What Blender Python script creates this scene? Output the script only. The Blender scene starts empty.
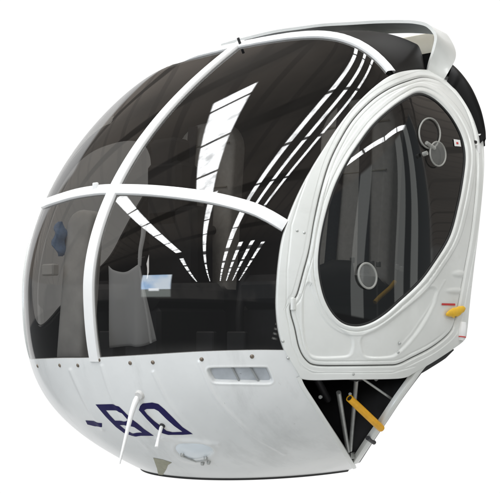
import bpy, math
import numpy as np
from mathutils import Vector
from mathutils.geometry import delaunay_2d_cdt

scene = bpy.context.scene
COL = scene.collection

# ---------------------------------------------------------------- hull form
# metres; x = forward (nose), y = port (the side with the visible door), z = up
P = dict(th=0.6597931444625392, D=3.6268892639256705, x0=241.86216951569338, y0=327.19030123058076,
         zc=0.017714977721713154, F=1029.554290291844, p=2.0861404040788902, zm=0.13382725276661578,
         zt=1.0207346484829984, zb=-0.48031691354716227,
         nN=0.7350812961470198, na=1.8296585872589355, nb=.985, nk=0.18241324101892356,
         nq=1.750743915937499, wN=0.7487008347611323, wa=2.9944574853410533, wb=3.0836188473375725,
         wk=0.5403007473934054, wq=3.597825605255759, ok=0.2637124873821101, oq=3.826686125739793)
ZM, ZT, ZB = P['zm'], P['zt'], P['zb']
ZBOT = -.457   # level of the flat belly


def prof(z, k):
    z = np.asarray(z, float)
    up = np.clip((z - ZM) / (ZT - ZM), 0, 1)
    lo = np.clip((ZM - z) / (ZM - ZB), 0, 1)
    return np.where(z > ZM, P[k + 'N'] * np.clip(1 - up ** P[k + 'a'], 0, 1) ** (1 / P[k + 'b']),
                    P[k + 'N'] * (1 - P[k + 'k'] * lo ** P[k + 'q']))


def off(z):
    lo = np.clip((ZM - np.asarray(z, float)) / (ZM - ZB), 0, 1)
    return -P['ok'] * lo ** P['oq']


def hull_pt(s, z, aft=.5):
    """s in [-pi/2, pi/2] runs round the nose, beyond that straight aft (aft metres per radian)."""
    s, z = np.broadcast_arrays(np.asarray(s, float), np.asarray(z, float))
    n, w, o = prof(z, 'n'), prof(z, 'w'), off(z)
    a = np.clip(s, -math.pi / 2, math.pi / 2)
    e = 2 / P['p']
    c, si = np.maximum(np.cos(a), 0), np.sin(a)
    u = o + n * c ** e - aft * (np.abs(s) - np.abs(a))
    return np.stack([u, w * np.sign(si) * np.abs(si) ** e, z], -1)


def field(p):
    z = p[..., 2]
    n = np.maximum(prof(z, 'n'), 1e-4)
    w = np.maximum(prof(z, 'w'), 1e-4)
    u = np.maximum(p[..., 0] - off(z), 0) / n
    v = np.abs(p[..., 1]) / w
    return np.where((z >= ZT) | (z <= ZB), 1.0, (u ** P['p'] + v ** P['p']) ** (1 / P['p']) - 1)


AX = np.array([math.cos(P['th']), math.sin(P['th']), 0])
RX = np.array([-math.sin(P['th']), math.cos(P['th']), 0])
EYE = AX * P['D'] + np.array([0, 0, P['zc']])


def ray(px):
    px = np.asarray(px, float)
    return -AX + RX * ((px[..., :1] - P['x0']) / P['F']) - np.array([0, 0, 1]) * ((px[..., 1:] - P['y0']) / P['F'])


def hit(px):
    """survey mark -> point on the hull surface"""
    d = ray(px)
    ts = np.linspace(P['D'] - 1.0, P['D'] + 1.2, 230)
    Fv = field(EYE + d[..., None, :] * ts[:, None])
    ins = Fv < 0
    ok = ins.any(-1)
    i = np.where(ok, ins.argmax(-1), Fv.argmin(-1))
    hi, lo = ts[i], ts[np.maximum(i - 1, 0)]
    for _ in range(26):
        m = (lo + hi) / 2
        inn = field(EYE + d * m[..., None]) < 0
        hi = np.where(ok & inn, m, hi)
        lo = np.where(ok & ~inn, m, lo)
    return EYE + d * hi[..., None]


def normal(p, e=2e-4):
    I = np.eye(3)
    g = np.stack([field(p + e * I[k]) - field(p - e * I[k]) for k in range(3)], -1)
    return g / np.maximum(np.linalg.norm(g, axis=-1, keepdims=True), 1e-9)


def S(px, h=0.0):
    p = hit(px)
    return p + normal(p) * np.asarray(h)[..., None]


def on_plane_x(px, x):
    d = ray(px)
    t = (x - EYE[0]) / d[..., 0]
    return EYE + d * np.asarray(t)[..., None]


def survey(p):
    d = P['D'] - p @ AX
    return np.stack([P['x0'] + P['F'] * (p @ RX) / d, P['y0'] - P['F'] * (p[..., 2] - P['zc']) / d], -1)


RAIL = [(355.5, 462), (370, 440), (384, 420), (398, 399), (411, 381), (424, 363.5), (434, 357)]


def cut_x(z):
    """the canted station where the cabin was cut off"""
    z = np.asarray(z, float)
    return np.where(z < .55, -.225 - .36 * z, -.423 - .36 * (z - .55) - 1.0 * np.clip(z - .66, 0, 1))


def roof_lift(p):
    """the roof behind the bow stands higher than the bubble; it springs from the door frame's edge"""
    t = np.clip((.02 - p[..., 0]) / .42, 0, 1)
    t = t * t * (3 - 2 * t) * np.clip((p[..., 0] + .76) / .14, 0, 1)
    q = p.copy(); q[..., 1] = np.abs(q[..., 1])
    d = sdist(survey(q), FRAME_O[::6])
    e = np.clip(d / 5., 0, 1)
    z = np.clip((p[..., 2] - .72) / .16, 0, 1)
    v = np.clip((np.abs(p[..., 1]) - .22) / .36, 0, 1)
    return .088 * t * e * (2 - e) * z * z * (3 - 2 * z) * (1 - .40 * v * v)


# ---------------------------------------------------------------- 2-D helpers
def resample(poly, n, closed=False):
    poly = np.asarray(poly, float)
    if closed:
        poly = np.vstack([poly, poly[:1]])
    s = np.r_[0, np.cumsum(np.linalg.norm(np.diff(poly, axis=0), axis=1))]
    t = np.linspace(0, s[-1], n, endpoint=not closed)
    return np.stack([np.interp(t, s, poly[:, k]) for k in range(poly.shape[1])], 1)


def smooth_curve(poly, n, closed=False):
    """Catmull-Rom through the points, then even spacing"""
    p = np.asarray(poly, float)
    if closed:
        q = np.vstack([p[-1:], p, p[:2]])
    else:
        q = np.vstack([2 * p[:1] - p[1:2], p, 2 * p[-1:] - p[-2:-1]])
    out = []
    for i in range(1, len(q) - 2):
        t = np.linspace(0, 1, 14, endpoint=False)[:, None]
        a, b, c, d = q[i - 1], q[i], q[i + 1], q[i + 2]
        out.append(.5 * (2 * b + (c - a) * t + (2 * a - 5 * b + 4 * c - d) * t ** 2 + (3 * b - a - 3 * c + d) * t ** 3))
    out = np.vstack(out + ([] if closed else [q[-2:-1]]))
    return resample(out, n, closed)


def pdist(px, poly, closed=False):
    a = np.asarray(poly, float)
    if closed:
        a = np.vstack([a, a[:1]])
    best = np.full(px.shape[:-1], 1e9)
    for p, q in zip(a[:-1], a[1:]):
        ab = q - p
        t = np.clip(((px - p) @ ab) / (ab @ ab + 1e-12), 0, 1)
        best = np.minimum(best, np.linalg.norm(px - p - t[..., None] * ab, axis=-1))
    return best


def inside(px, poly):
    x, y = px[..., 0], px[..., 1]
    r = np.zeros(x.shape, bool)
    a = np.asarray(poly, float)
    for (x1, y1), (x2, y2) in zip(a, np.roll(a, -1, 0)):
        if y1 != y2:
            r ^= ((y1 > y) != (y2 > y)) & (x < (x2 - x1) * (y - y1) / (y2 - y1) + x1)
    return r


def sdist(px, poly):
    d = pdist(px, poly, True)
    return np.where(inside(px, poly), -d, d)


def sstep(x, a, b):
    t = np.clip((x - a) / (b - a), 0, 1)
    return t * t * (3 - 2 * t)


def star(loop, c, ang):
    """radius of a star-shaped loop about c at the given angles"""
    l = resample(loop, 1400, True) - c
    a = np.arctan2(l[:, 1], l[:, 0])
    r = np.hypot(l[:, 0], l[:, 1])
    o = np.argsort(a)
    return np.interp(ang, a[o], r[o], period=2 * math.pi)


# ---------------------------------------------------------------- materials
def mat(name, color, rough=.5, metal=0., coat=0., noise=0., nscale=6., bump=0., bscale=40., spec=.5, dirt=None):
    m = bpy.data.materials.new(name)
    m.use_nodes = True
    nt = m.node_tree
    b = nt.nodes['Principled BSDF']
    b.inputs['Base Color'].default_value = (*color, 1)
    b.inputs['Roughness'].default_value = rough
    b.inputs['Metallic'].default_value = metal
    b.inputs['Coat Weight'].default_value = coat
    b.inputs['Coat Roughness'].default_value = .08
    b.inputs['Specular IOR Level'].default_value = spec
    tc = nt.nodes.new('ShaderNodeTexCoord')
    if noise:
        n = nt.nodes.new('ShaderNodeTexNoise')
        n.inputs['Scale'].default_value = nscale
        n.inputs['Detail'].default_value = 8
        n.inputs['Roughness'].default_value = .62
        nt.links.new(tc.outputs['Object'], n.inputs['Vector'])
        r = nt.nodes.new('ShaderNodeValToRGB')
        r.color_ramp.elements[0].position = .36
        r.color_ramp.elements[1].position = .66
        d = dirt or tuple(c * (1 - noise) for c in color)
        r.color_ramp.elements[0].color = (*d, 1)
        r.color_ramp.elements[1].color = (*color, 1)
        nt.links.new(n.outputs['Fac'], r.inputs['Fac'])
        nt.links.new(r.outputs['Color'], b.inputs['Base Color'])
        mr = nt.nodes.new('ShaderNodeMapRange')
        mr.inputs['To Min'].default_value = rough * 1.35
        mr.inputs['To Max'].default_value = rough * .8
        nt.links.new(n.outputs['Fac'], mr.inputs['Value'])
        nt.links.new(mr.outputs['Result'], b.inputs['Roughness'])
    if bump:
        n2 = nt.nodes.new('ShaderNodeTexNoise')
        n2.inputs['Scale'].default_value = bscale
        n2.inputs['Detail'].default_value = 3
        nt.links.new(tc.outputs['Object'], n2.inputs['Vector'])
        bp = nt.nodes.new('ShaderNodeBump')
        bp.inputs['Strength'].default_value = bump
        bp.inputs['Distance'].default_value = .004
        nt.links.new(n2.outputs['Fac'], bp.inputs['Height'])
        nt.links.new(bp.outputs['Normal'], b.inputs['Normal'])
    return m


def glass(name, tint, wav=.02):
    """thin smoked acrylic: tinted transmission plus a Schlick mirror coat"""
    m = bpy.data.materials.new(name)
    m.use_nodes = True
    nt = m.node_tree
    nt.nodes.remove(nt.nodes['Principled BSDF'])
    out = nt.nodes['Material Output']
    N = nt.nodes.new
    L = nt.links.new
    geo, tc = N('ShaderNodeNewGeometry'), N('ShaderNodeTexCoord')
    nz = N('ShaderNodeTexNoise')
    nz.inputs['Scale'].default_value = 2.2
    nz.inputs['Detail'].default_value = 2
    L(tc.outputs['Object'], nz.inputs['Vector'])
    bp = N('ShaderNodeBump')
    bp.inputs['Strength'].default_value = wav
    bp.inputs['Distance'].default_value = .05
    L(nz.outputs['Fac'], bp.inputs['Height'])
    dot = N('ShaderNodeVectorMath'); dot.operation = 'DOT_PRODUCT'
    L(geo.outputs['Incoming'], dot.inputs[0]); L(geo.outputs['Normal'], dot.inputs[1])
    ab = N('ShaderNodeMath'); ab.operation = 'ABSOLUTE'; L(dot.outputs['Value'], ab.inputs[0])
    one = N('ShaderNodeMath'); one.operation = 'SUBTRACT'; one.inputs[0].default_value = 1; one.use_clamp = True
    L(ab.outputs[0], one.inputs[1])
    pw = N('ShaderNodeMath'); pw.operation = 'POWER'; pw.inputs[1].default_value = 5; L(one.outputs[0], pw.inputs[0])
    mu = N('ShaderNodeMath'); mu.operation = 'MULTIPLY_ADD'
    mu.inputs[1].default_value = .88; mu.inputs[2].default_value = .075
    L(pw.outputs[0], mu.inputs[0])
    tr, gl, mx = N('ShaderNodeBsdfTransparent'), N('ShaderNodeBsdfGlossy'), N('ShaderNodeMixShader')
    tr.inputs['Color'].default_value = (*tint, 1)
    gl.inputs['Roughness'].default_value = .018
    L(bp.outputs['Normal'], gl.inputs['Normal'])
    L(mu.outputs[0], mx.inputs['Fac']); L(tr.outputs[0], mx.inputs[1]); L(gl.outputs[0], mx.inputs[2])
    L(mx.outputs[0], out.inputs['Surface'])
    return m


def weather(m, colour, scale, stretch, lo, hi, amount):
    """rubbed-in grime: a second, stretched noise mixed over the paint"""
    nt = m.node_tree
    b = nt.nodes['Principled BSDF']
    src = b.inputs['Base Color'].links[0].from_socket
    tc = nt.nodes.new('ShaderNodeTexCoord')
    mp = nt.nodes.new('ShaderNodeMapping')
    mp.inputs['Scale'].default_value = stretch
    mp.inputs['Rotation'].default_value = (0, .5, .35)
    n = nt.nodes.new('ShaderNodeTexNoise')
    n.inputs['Scale'].default_value = scale
    n.inputs['Detail'].default_value = 9
    n.inputs['Roughness'].default_value = .7
    nt.links.new(tc.outputs['Object'], mp.inputs['Vector']); nt.links.new(mp.outputs['Vector'], n.inputs['Vector'])
    r = nt.nodes.new('ShaderNodeMapRange')
    r.inputs['From Min'].default_value = lo; r.inputs['From Max'].default_value = hi
    r.inputs['To Max'].default_value = amount
    nt.links.new(n.outputs['Fac'], r.inputs['Value'])
    x = nt.nodes.new('ShaderNodeMix'); x.data_type = 'RGBA'
    nt.links.new(r.outputs['Result'], x.inputs['Factor'])
    nt.links.new(src, x.inputs[6]); x.inputs[7].default_value = (*colour, 1)
    nt.links.new(x.outputs[2], b.inputs['Base Color'])


WHITE = mat('white_paint', (.79, .80, .775), .28, coat=.25, noise=.05, nscale=3.2, bump=.03, bscale=25, dirt=(.69, .70, .67))
FRAMEW = mat('white_frame_paint', (.86, .86, .85), .3, coat=.3, noise=.03, nscale=9)
SKINW = mat('white_nose_skin_paint', (.83, .84, .83), .30, coat=.35, noise=.10, nscale=2.6, bump=.05, bscale=9, dirt=(.73, .74, .73))
weather(SKINW, (.40, .41, .40), 2.2, (1.2, 3.5, 1.0), .52, .74, .42)
weather(SKINW, (.30, .29, .26), 46, (1, 1, 1), .66, .74, .45)
weather(WHITE, (.42, .42, .38), 3.0, (1, 1, 2.5), .56, .78, .30)
weather(WHITE, (.30, .29, .26), 60, (1, 1, 1), .68, .75, .50)
DARK = mat('black_rubber', (.012, .012, .012), .55)
BLACKIN = mat('black_cabin_lining', (.018, .018, .020), .8, noise=.4, nscale=7)
DARKSHELL = mat('black_gloss_shell', (.004, .004, .004), .42, spec=.05)
CHAR = mat('charcoal_panel', (.03, .03, .033), .5, noise=.4, nscale=10)
BEIGE = mat('beige_seat_fabric', (.82, .79, .74), .9, noise=.12, nscale=60, bump=.2, bscale=300)
BEIGEP = mat('beige_panel_paint', (.55, .52, .43), .6, noise=.15, nscale=9)
HOOPSH = mat('fairing_shade_tint', (.78, .86, .92), .45, noise=.12, nscale=12)  # blue-grey of the hoop's shaded underside put into the colour, later lightened
NAVY = mat('navy_letter_paint', (.012, .008, .085), .5, spec=.2, coat=.0, noise=.12, nscale=30)
STEEL = mat('worn_screw_steel', (.30, .25, .20), .45, metal=.8, noise=.4, nscale=120)
ALU = mat('dull_aluminium', (.55, .56, .54), .4, metal=.6, noise=.2, nscale=40)
YEL = mat('yellow_plastic', (.85, .50, .02), .4, noise=.12, nscale=50)
YELT = mat('orange_yellow_tube_paint', (.95, .47, .012), .38, noise=.18, nscale=40)
RED = mat('red_marking_paint', (.55, .03, .03), .5)
GREYP = mat('grey_console_plastic', (.74, .73, .71), .6, noise=.15, nscale=14)
BLUE = mat('blue_cloth', (.24, .38, .62), .85, noise=.3, nscale=30)
KHAKI = mat('bare_patch_primer', (.40, .39, .29), .6, noise=.2, nscale=30)
SEALG = mat('grey_gap_sealant', (.10, .10, .095), .8)
SEALL = mat('louvre_edge_paint', (.30, .31, .31), .6)
WEB = mat('dark_webbing', (.05, .05, .06), .9, noise=.2, nscale=90)
SLOTSH = mat('blue_grey_slot_shade', (.50, .53, .56), .5, noise=.25, nscale=12)  # shading inside the slot put into this blue-grey
LENS = mat('landing_lamp_lens', (.80, .86, .90), .12, coat=.6)
GLASS = glass('smoked_acrylic', (.42, .412, .40))
GLASSL = glass('smoked_acrylic_lower', (.475, .467, .455))
DGLASS = glass('door_acrylic', (.27, .27, .265), .008)

# translucent plastic sheeting
SHEET = bpy.data.materials.new('translucent_plastic')
SHEET.use_nodes = True
_nt = SHEET.node_tree
_o = _nt.nodes['Material Output']
_nt.nodes.remove(_nt.nodes['Principled BSDF'])
_d, _t2, _tr, _m1, _m2 = [_nt.nodes.new(x) for x in ('ShaderNodeBsdfDiffuse', 'ShaderNodeBsdfTranslucent', 'ShaderNodeBsdfTransparent', 'ShaderNodeMixShader', 'ShaderNodeMixShader')]
_d.inputs['Color'].default_value = (.93, .94, .95, 1)
_t2.inputs['Color'].default_value = (.93, .94, .95, 1)
_m1.inputs['Fac'].default_value = .45
_m2.inputs['Fac'].default_value = .16
_l = _nt.links.new
_l(_d.outputs[0], _m1.inputs[1]); _l(_t2.outputs[0], _m1.inputs[2])
_l(_m1.outputs[0], _m2.inputs[1]); _l(_tr.outputs[0], _m2.inputs[2]); _l(_m2.outputs[0], _o.inputs['Surface'])


# ---------------------------------------------------------------- mesh helpers
def mesh_obj(name, verts, faces, m, parent=None, smooth=True, sharp=40):
    me = bpy.data.meshes.new(name)
    me.from_pydata([tuple(map(float, v)) for v in verts], [], [tuple(map(int, f)) for f in faces])
    me.update()
    me.materials.append(m)
    if smooth:
        me.polygons.foreach_set('use_smooth', [True] * len(me.polygons))
        if sharp:
            me.set_sharp_from_angle(angle=math.radians(sharp))
    o = bpy.data.objects.new(name, me)
    COL.objects.link(o)
    if parent is not None:
        o.parent = parent
    return o


class MB:
    def __init__(s):
        s.v, s.f = [], []

    def add(s, v, f):
        k = len(s.v)
        s.v += [tuple(map(float, x)) for x in v]
        s.f += [tuple(int(i) + k for i in q) for q in f]

    def grid(s, G, close_i=False, close_j=False):
        a, b = G.shape[:2]
        f = []
        for i in range(a if close_i else a - 1):
            for j in range(b if close_j else b - 1):
                i2, j2 = (i + 1) % a, (j + 1) % b
                f.append((i * b + j, i2 * b + j, i2 * b + j2, i * b + j2))
        s.add(G.reshape(-1, 3), f)

    def box(s, c, size, rot=None, bev=.2):
        """bevelled box: each face inset, corners chamfered"""
        hx = np.array(size) / 2
        b = min(hx) * bev
        V, F = [], []
        idx = {}
        for sx in (-1, 1):
            for sy in (-1, 1):
                for sz in (-1, 1):
                    sg = np.array([sx, sy, sz])
                    for k in range(3):
                        q = sg * (hx - b)
                        q[k] = sg[k] * hx[k]
                        idx[(sx, sy, sz, k)] = len(V)
                        V.append(q)
        for k in range(3):
            a, c2 = (k + 1) % 3, (k + 2) % 3
            for sg in (-1, 1):
                r = []
                for p, q in ((-1, -1), (1, -1), (1, 1), (-1, 1)):
                    t = [0, 0, 0]; t[k] = sg; t[a] = p; t[c2] = q
                    r.append(idx[(*t, k)])
                F.append(r if sg > 0 else r[::-1])
            for p in (-1, 1):
                for q in (-1, 1):
                    t0 = [0, 0, 0]; t0[k] = -1; t0[a] = p; t0[c2] = q
                    t1 = list(t0); t1[k] = 1
                    F.append((idx[(*t0, a)], idx[(*t1, a)], idx[(*t1, c2)], idx[(*t0, c2)]))
        for sx in (-1, 1):
            for sy in (-1, 1):
                for sz in (-1, 1):
                    F.append([idx[(sx, sy, sz, k)] for k in range(3)])
        V = np.array(V)
        if rot is not None:
            V = V @ np.array(rot).T
        s.add(V + np.array(c), F)

    def tube(s, pts, r, n=14, caps=True, closed=False, along=None):
        pts = np.asarray(pts, float)
        r = np.broadcast_to(np.asarray(r, float), (len(pts),))
        tg = np.roll(pts, -1, 0) - np.roll(pts, 1, 0) if closed else np.gradient(pts, axis=0)
        if along is not None:
            tg = np.tile(np.asarray(along, float), (len(pts), 1))
        tg /= np.linalg.norm(tg, axis=1, keepdims=True)
        ref = np.array([0, 0, 1.]) if abs(tg[0, 2]) < .9 else np.array([1., 0, 0])
        G = []
        a = np.linspace(0, 2 * math.pi, n, endpoint=False)
        for p, t, q in zip(pts, tg, r):
            x = ref - t * (ref @ t); x /= np.linalg.norm(x); y = np.cross(t, x)
            ref = x
            G.append(p + q * (np.cos(a)[:, None] * x + np.sin(a)[:, None] * y))
        k = len(s.v)
        s.grid(np.array(G), close_i=closed, close_j=True)
        if caps and not closed:
            s.f.append(tuple(k + i for i in range(n))[::-1])
            s.f.append(tuple(k + (len(pts) - 1) * n + i for i in range(n)))

    def build(s, name, m, parent=None, **kw):
        return mesh_obj(name, s.v, s.f, m, parent, **kw)


def strip(pts, nrm, hw, thick, skirt=.004, closed=False, lean=0.):
    """raised moulding following a line on the hull"""
    pts, nrm = np.asarray(pts, float), np.asarray(nrm, float)
    hw = np.broadcast_to(np.asarray(hw, float), (len(pts),))
    tg = np.roll(pts, -1, 0) - np.roll(pts, 1, 0) if closed else np.gradient(pts, axis=0)
    tg /= np.linalg.norm(tg, axis=1, keepdims=True)
    sd = np.cross(tg, nrm)
    sd /= np.linalg.norm(sd, axis=1, keepdims=True)
    cs = [(-1, -skirt), (-1, thick * .55), (-.9, thick * .88), (-.55, thick), (0, thick * 1.04), (.55, thick), (.9, thick * .88), (1, thick * .55), (1, -skirt)]
    G = np.stack([pts + sd * (hw * a)[:, None] + nrm * b for a, b in cs], 1)   # thick may vary along the line
    mb = MB()
    mb.grid(G, close_i=closed)
    return mb


def strip_px(poly, hw, thick, n=90, smooth=True, h=0., closed=False):
    q = smooth_curve(poly, n, closed) if smooth else resample(poly, n, closed)
    p = hit(q)
    nn = normal(p)
    return strip(p + nn * h, nn, hw, thick, closed=closed)


def tag(o, label=None, cat=None, group=None, kind=None):
    if label: o['label'] = label
    if cat: o['category'] = cat
    if group: o['group'] = group
    if kind: o['kind'] = kind
    return o


# ---------------------------------------------------------------- traced outlines (photo survey marks)
EDGE = [(32, 359), (60, 358), (95, 357.5), (150, 354.5), (200, 351.5), (250, 350), (283, 350)]
FRAME_O = [(400, 72), (420, 70), (440, 73), (455, 83), (468, 98), (478, 118), (482.5, 140), (483.5, 165), (482, 190), (478, 230), (473, 270),
           (469, 305), (466.5, 330), (464, 340), (453, 349), (433, 362), (413, 373.5), (404, 378), (388, 379.5), (345, 380), (304, 380), (296, 372), (284, 352),
           (278, 333), (275.5, 312), (275.5, 292), (277.5, 264), (282, 236), (292, 206), (307, 175), (326, 144), (338, 126), (351, 109), (362, 97.5), (374, 86.5), (387, 77)]
GAP = [(407, 81.5), (424, 78), (442, 83.5), (455, 95), (465, 110), (472, 130), (475, 150), (475.5, 180), (473, 210), (469, 240), (463, 272), (458, 300),
       (454, 320), (448, 333), (431, 347), (409, 358.5), (397, 364), (385, 365), (345, 365.5), (316, 365), (306, 360), (299, 348), (294.5, 328), (290.5, 313),
       (291, 303), (296.5, 295), (303, 272), (309, 249), (314, 220), (320, 193), (328, 166), (338, 144), (352, 121), (370, 102), (388, 89.5)]
WIN = [(417, 94), (432, 99), (446, 112), (456, 127), (462, 142), (464, 158), (462, 178), (457, 205), (448, 237), (431, 265), (417, 283.5), (397.5, 301.8),
       (383.5, 314), (369.5, 322.5), (355.5, 326), (341.5, 322.6), (330, 311), (322, 293), (317.8, 268), (319.5, 243), (325, 216), (334, 188), (346, 163.5), (358, 145), (371, 127.5), (386, 113), (402, 101)]
FRAME_O = smooth_curve(FRAME_O, 900, True)
GAP = smooth_curve(GAP, 900, True)
WIN = smooth_curve(WIN, 600, True)
DC = np.array([388., 215.])
ANG = np.linspace(-math.pi, math.pi, 900, endpoint=False)
R_F, R_G, R_W = star(FRAME_O, DC, ANG), star(GAP, DC, ANG), star(WIN, DC, ANG)
DIR = np.stack([np.cos(ANG), np.sin(ANG)], 1)

POCKET_L = smooth_curve([(307, 283), (312, 287), (318, 302), (328, 318), (341, 330), (350, 337), (352, 344), (349, 354), (340, 356.5), (315, 356.5), (307, 350), (303, 333), (302, 310), (303, 292)], 120, True)
POCKET_R = smooth_curve([(361, 337), (377, 328), (399, 312), (418, 297), (428, 288), (434, 290), (432, 302), (422, 322), (409, 340), (397, 352), (388, 356.5), (366, 356.5), (361, 349)], 120, True)


def frame_h(px):
    h = np.full(px.shape[:-1], .0085)
    do, dg = pdist(px, FRAME_O[::3], True), pdist(px, GAP[::3], True)
    h *= sstep(do, -.4, 1.8)
    h -= .004 * (1 - sstep(do, 0, 1.2))
    h -= .009 * np.exp(-(dg / .9) ** 2)
    h -= .0012 * sstep(dg, 5.8, 5.2) * sstep(dg, .5, 1.2)
    post = [(312, 165), (299, 200), (291, 226), (286.5, 270), (286, 312), (291.5, 345), (301, 366), (312, 372), (390, 372), (412, 366)]
    h -= .0016 * sstep(pdist(px, post), 1.1, .2)
    return h


def door_h(px):
    h = np.full(px.shape[:-1], .0075)
    dg, dw = pdist(px, GAP[::3], True), pdist(px, WIN[::2], True)
    h -= .009 * np.exp(-(dg / .9) ** 2)
    h -= .0022 * np.exp(-((dg - 4.6) / .6) ** 2) * sstep(px[..., 0], 448, 425)
    h += .0024 * sstep(dw, 10.2, 8.8) + .0010 * np.exp(-((dw - 2.2) / 1.1) ** 2) - .0030 * np.exp(-((dw - 5.2) / .6) ** 2)
    h -= .0060 * (1 - sstep(dw, 0, 1.3))
    for pk in (POCKET_L, POCKET_R):
        d = sdist(px, pk)
        h -= .0034 * sstep(d, .8, -1.3)
        h += .0006 * np.exp(-((d - 1.6) / .8) ** 2)
    for cx, cy, a, b, rot in ((457, 274, 6.5, 3.0, .05), (453, 291, 8.5, 2.6, .0)):
        q = px - (cx, cy)
        e = (q[..., 0] / a) ** 2 + (q[..., 1] / b) ** 2
        h += .0026 * np.exp(-e ** 2)
    line = [(470, 190), (462, 228), (455, 254), (443, 280), (425, 312), (410, 334), (399, 346)]
    h += .0007 * np.exp(-(pdist(px, line) / .9) ** 2) * (px[..., 1] > 280)
    return h


def ring_mesh(name, r0, r1, n, hf, m, parent, dense=None):
    t = np.linspace(0, 1, n) if dense is None else dense
    R = r0[:, None] * (1 - t) + r1[:, None] * t
    px = DC + DIR[:, None, :] * R[..., None]
    G = S(px, hf(px))
    mb = MB()
    mb.grid(G, close_i=True)
    return mb.build(name, m, parent, sharp=55)


# ================================================================ THE CABIN
cabin = bpy.data.objects.new('helicopter_cabin', None)
COL.objects.link(cabin)
cabin.location = (0, 0, 0)
tag(cabin, 'cut-off white helicopter cabin with smoked bubble glass and an oval door window', 'helicopter')

# ---- glazing --------------------------------------------------
BAND = [(45, 204), (58, 199.5), (75, 194.5), (92, 191.5), (110, 190), (150, 191), (190, 195), (220, 200), (250, 208), (268, 216), (285, 226)]
band_c = smooth_curve(BAND, 160)
band_p = hit(band_c)
edge_p = hit(smooth_curve(EDGE, 120))
_bo = np.argsort(band_p[:, 1])
_eo = np.argsort(edge_p[:, 1])


def band_z(v): return np.interp(v, band_p[_bo, 1], band_p[_bo, 2])


def edge_z(v):
    v = np.asarray(v, float)
    return np.interp(v, edge_p[_eo, 1], edge_p[_eo, 2])


ns, nz = 520, 170
s_ = np.linspace(-math.pi / 2 - 1.9, math.pi / 2 + 1.9, ns)
tt = np.linspace(0, 1, nz)
zlow = np.interp(np.abs(s_), [0, 1.1, 1.3, 2], [0, 0, 0, 0]) - .10
zz = zlow[None, :] + (ZT - zlow[None, :]) * np.sin(tt[:, None] * math.pi / 2) ** .95
G = hull_pt(np.broadcast_to(s_, zz.shape), zz)
G[..., 0] = np.maximum(G[..., 0], cut_x(G[..., 2]))
V = G.reshape(-1, 3)
V_raw = V.copy()
_lf = roof_lift(V)
V[:, 2] += _lf
V[:, 1] *= 1 + .45 * _lf
idx = np.arange(len(V)).reshape(zz.shape)
Q = np.stack([idx[:-1, :-1], idx[:-1, 1:], idx[1:, 1:], idx[1:, :-1]], -1).reshape(-1, 4)
C = V_raw[Q].mean(1)
Cm = C.copy(); Cm[:, 1] = np.abs(Cm[:, 1])
spx = survey(Cm)
mid = (FRAME_O[::4] * .6 + DC * 0)
RIN = R_F * .5 + R_G * .5
inner = DC + DIR[::3] * (R_F * .55 + R_G * .45)[::3, None]
facing = (normal(Cm) @ AX) > -.35
infr = inside(spx, inner) & (Cm[:, 0] < .62) & (Cm[:, 1] > .3)
keep = ~infr & (C[:, 0] > cut_x(C[:, 2]) + 1e-5) & (C[:, 2] > edge_z(C[:, 1]) - .012)
keep &= ~((Cm[:, 0] < .45) & (C[:, 2] < .2) & infr)
# nothing under the door frame
low = (Cm[:, 0] < .53) & (C[:, 2] < .12) & (spx[:, 0] > 290)
keep &= ~low
beyond = (spx[:, 0] > 446) & (Cm[:, 0] < -.1)
keep &= ~(beyond & (C[:, 2] < .70))
shell = beyond & ~inside(spx, FRAME_O[::4]) & (Cm[:, 2] < .93)
keep &= ~(beyond & ~inside(spx, FRAME_O[::4]))
up = C[:, 2] > band_z(C[:, 1])
roof = C[:, 0] < .03
port = C[:, 1] > 0
for nm, mask in (('windscreen_lower', ~up & port & ~roof & ~shell), ('windscreen_lower', ~up & ~port & ~roof & ~shell),
                 ('windscreen_upper', up & port & ~roof & ~shell), ('windscreen_upper', up & ~port & ~roof & ~shell),
                 ('roof_panel', roof & port), ('roof_panel', roof & ~port)):
    q = Q[mask & keep]
    used, inv = np.unique(q, return_inverse=True)
    o = mesh_obj(nm, V[used], inv.reshape(-1, 4), DARKSHELL if nm == 'roof_panel' else GLASSL if nm == 'windscreen_lower' else GLASS, cabin, sharp=None)

oc = smooth_curve([(449, 62), (456, 68), (464, 77.5), (471, 88.5), (476.5, 101), (481, 115), (484, 132), (484.4, 142)], 70)
ic = smooth_curve([(446, 84), (451, 89), (456, 94), (463, 104), (469, 115), (473.5, 126), (477, 138), (478, 146)], 70)
po = on_plane_x(oc, np.linspace(-.60, -.475, 70))
pi_ = S(ic, np.full(70, -.004))
kk = np.linspace(0, 1, 8)[None, :, None]
Gs_ = pi_[:, None] * (1 - kk) + po[:, None] * kk
Gs_ += (np.array([.010, .022, .016]) * (np.sin(kk * math.pi)))          # slightly crowned
Gs_ = np.concatenate([Gs_, Gs_[:, -1:] + np.array([-.05, -.02, -.004]), Gs_[:, -1:] + np.array([-.05, -.12, -.05])], 1)
mb = MB(); mb.grid(Gs_); mb.build('aft_shell', DARKSHELL, cabin)

# ---- window frames -------------------------------------------
zc_ = np.linspace(float(edge_z(0)) - .010, ZT - .004, 130)
pc = hull_pt(np.zeros(130), zc_)
strip(pc, normal(pc + np.array([1e-3, 0, 0])), .0205, .010).build('centre_post', FRAMEW, cabin)
strip_px(BAND, .0185, .009, 140).build('crossbar', FRAMEW, cabin)
# short clip where crossbar and post meet
c0 = S(np.array([97., 189.5]), .007)
mb = MB(); mb.box(c0, (.010, .022, .034), bev=.5); mb.build('crossbar_clip', FRAMEW, cabin)
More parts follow.
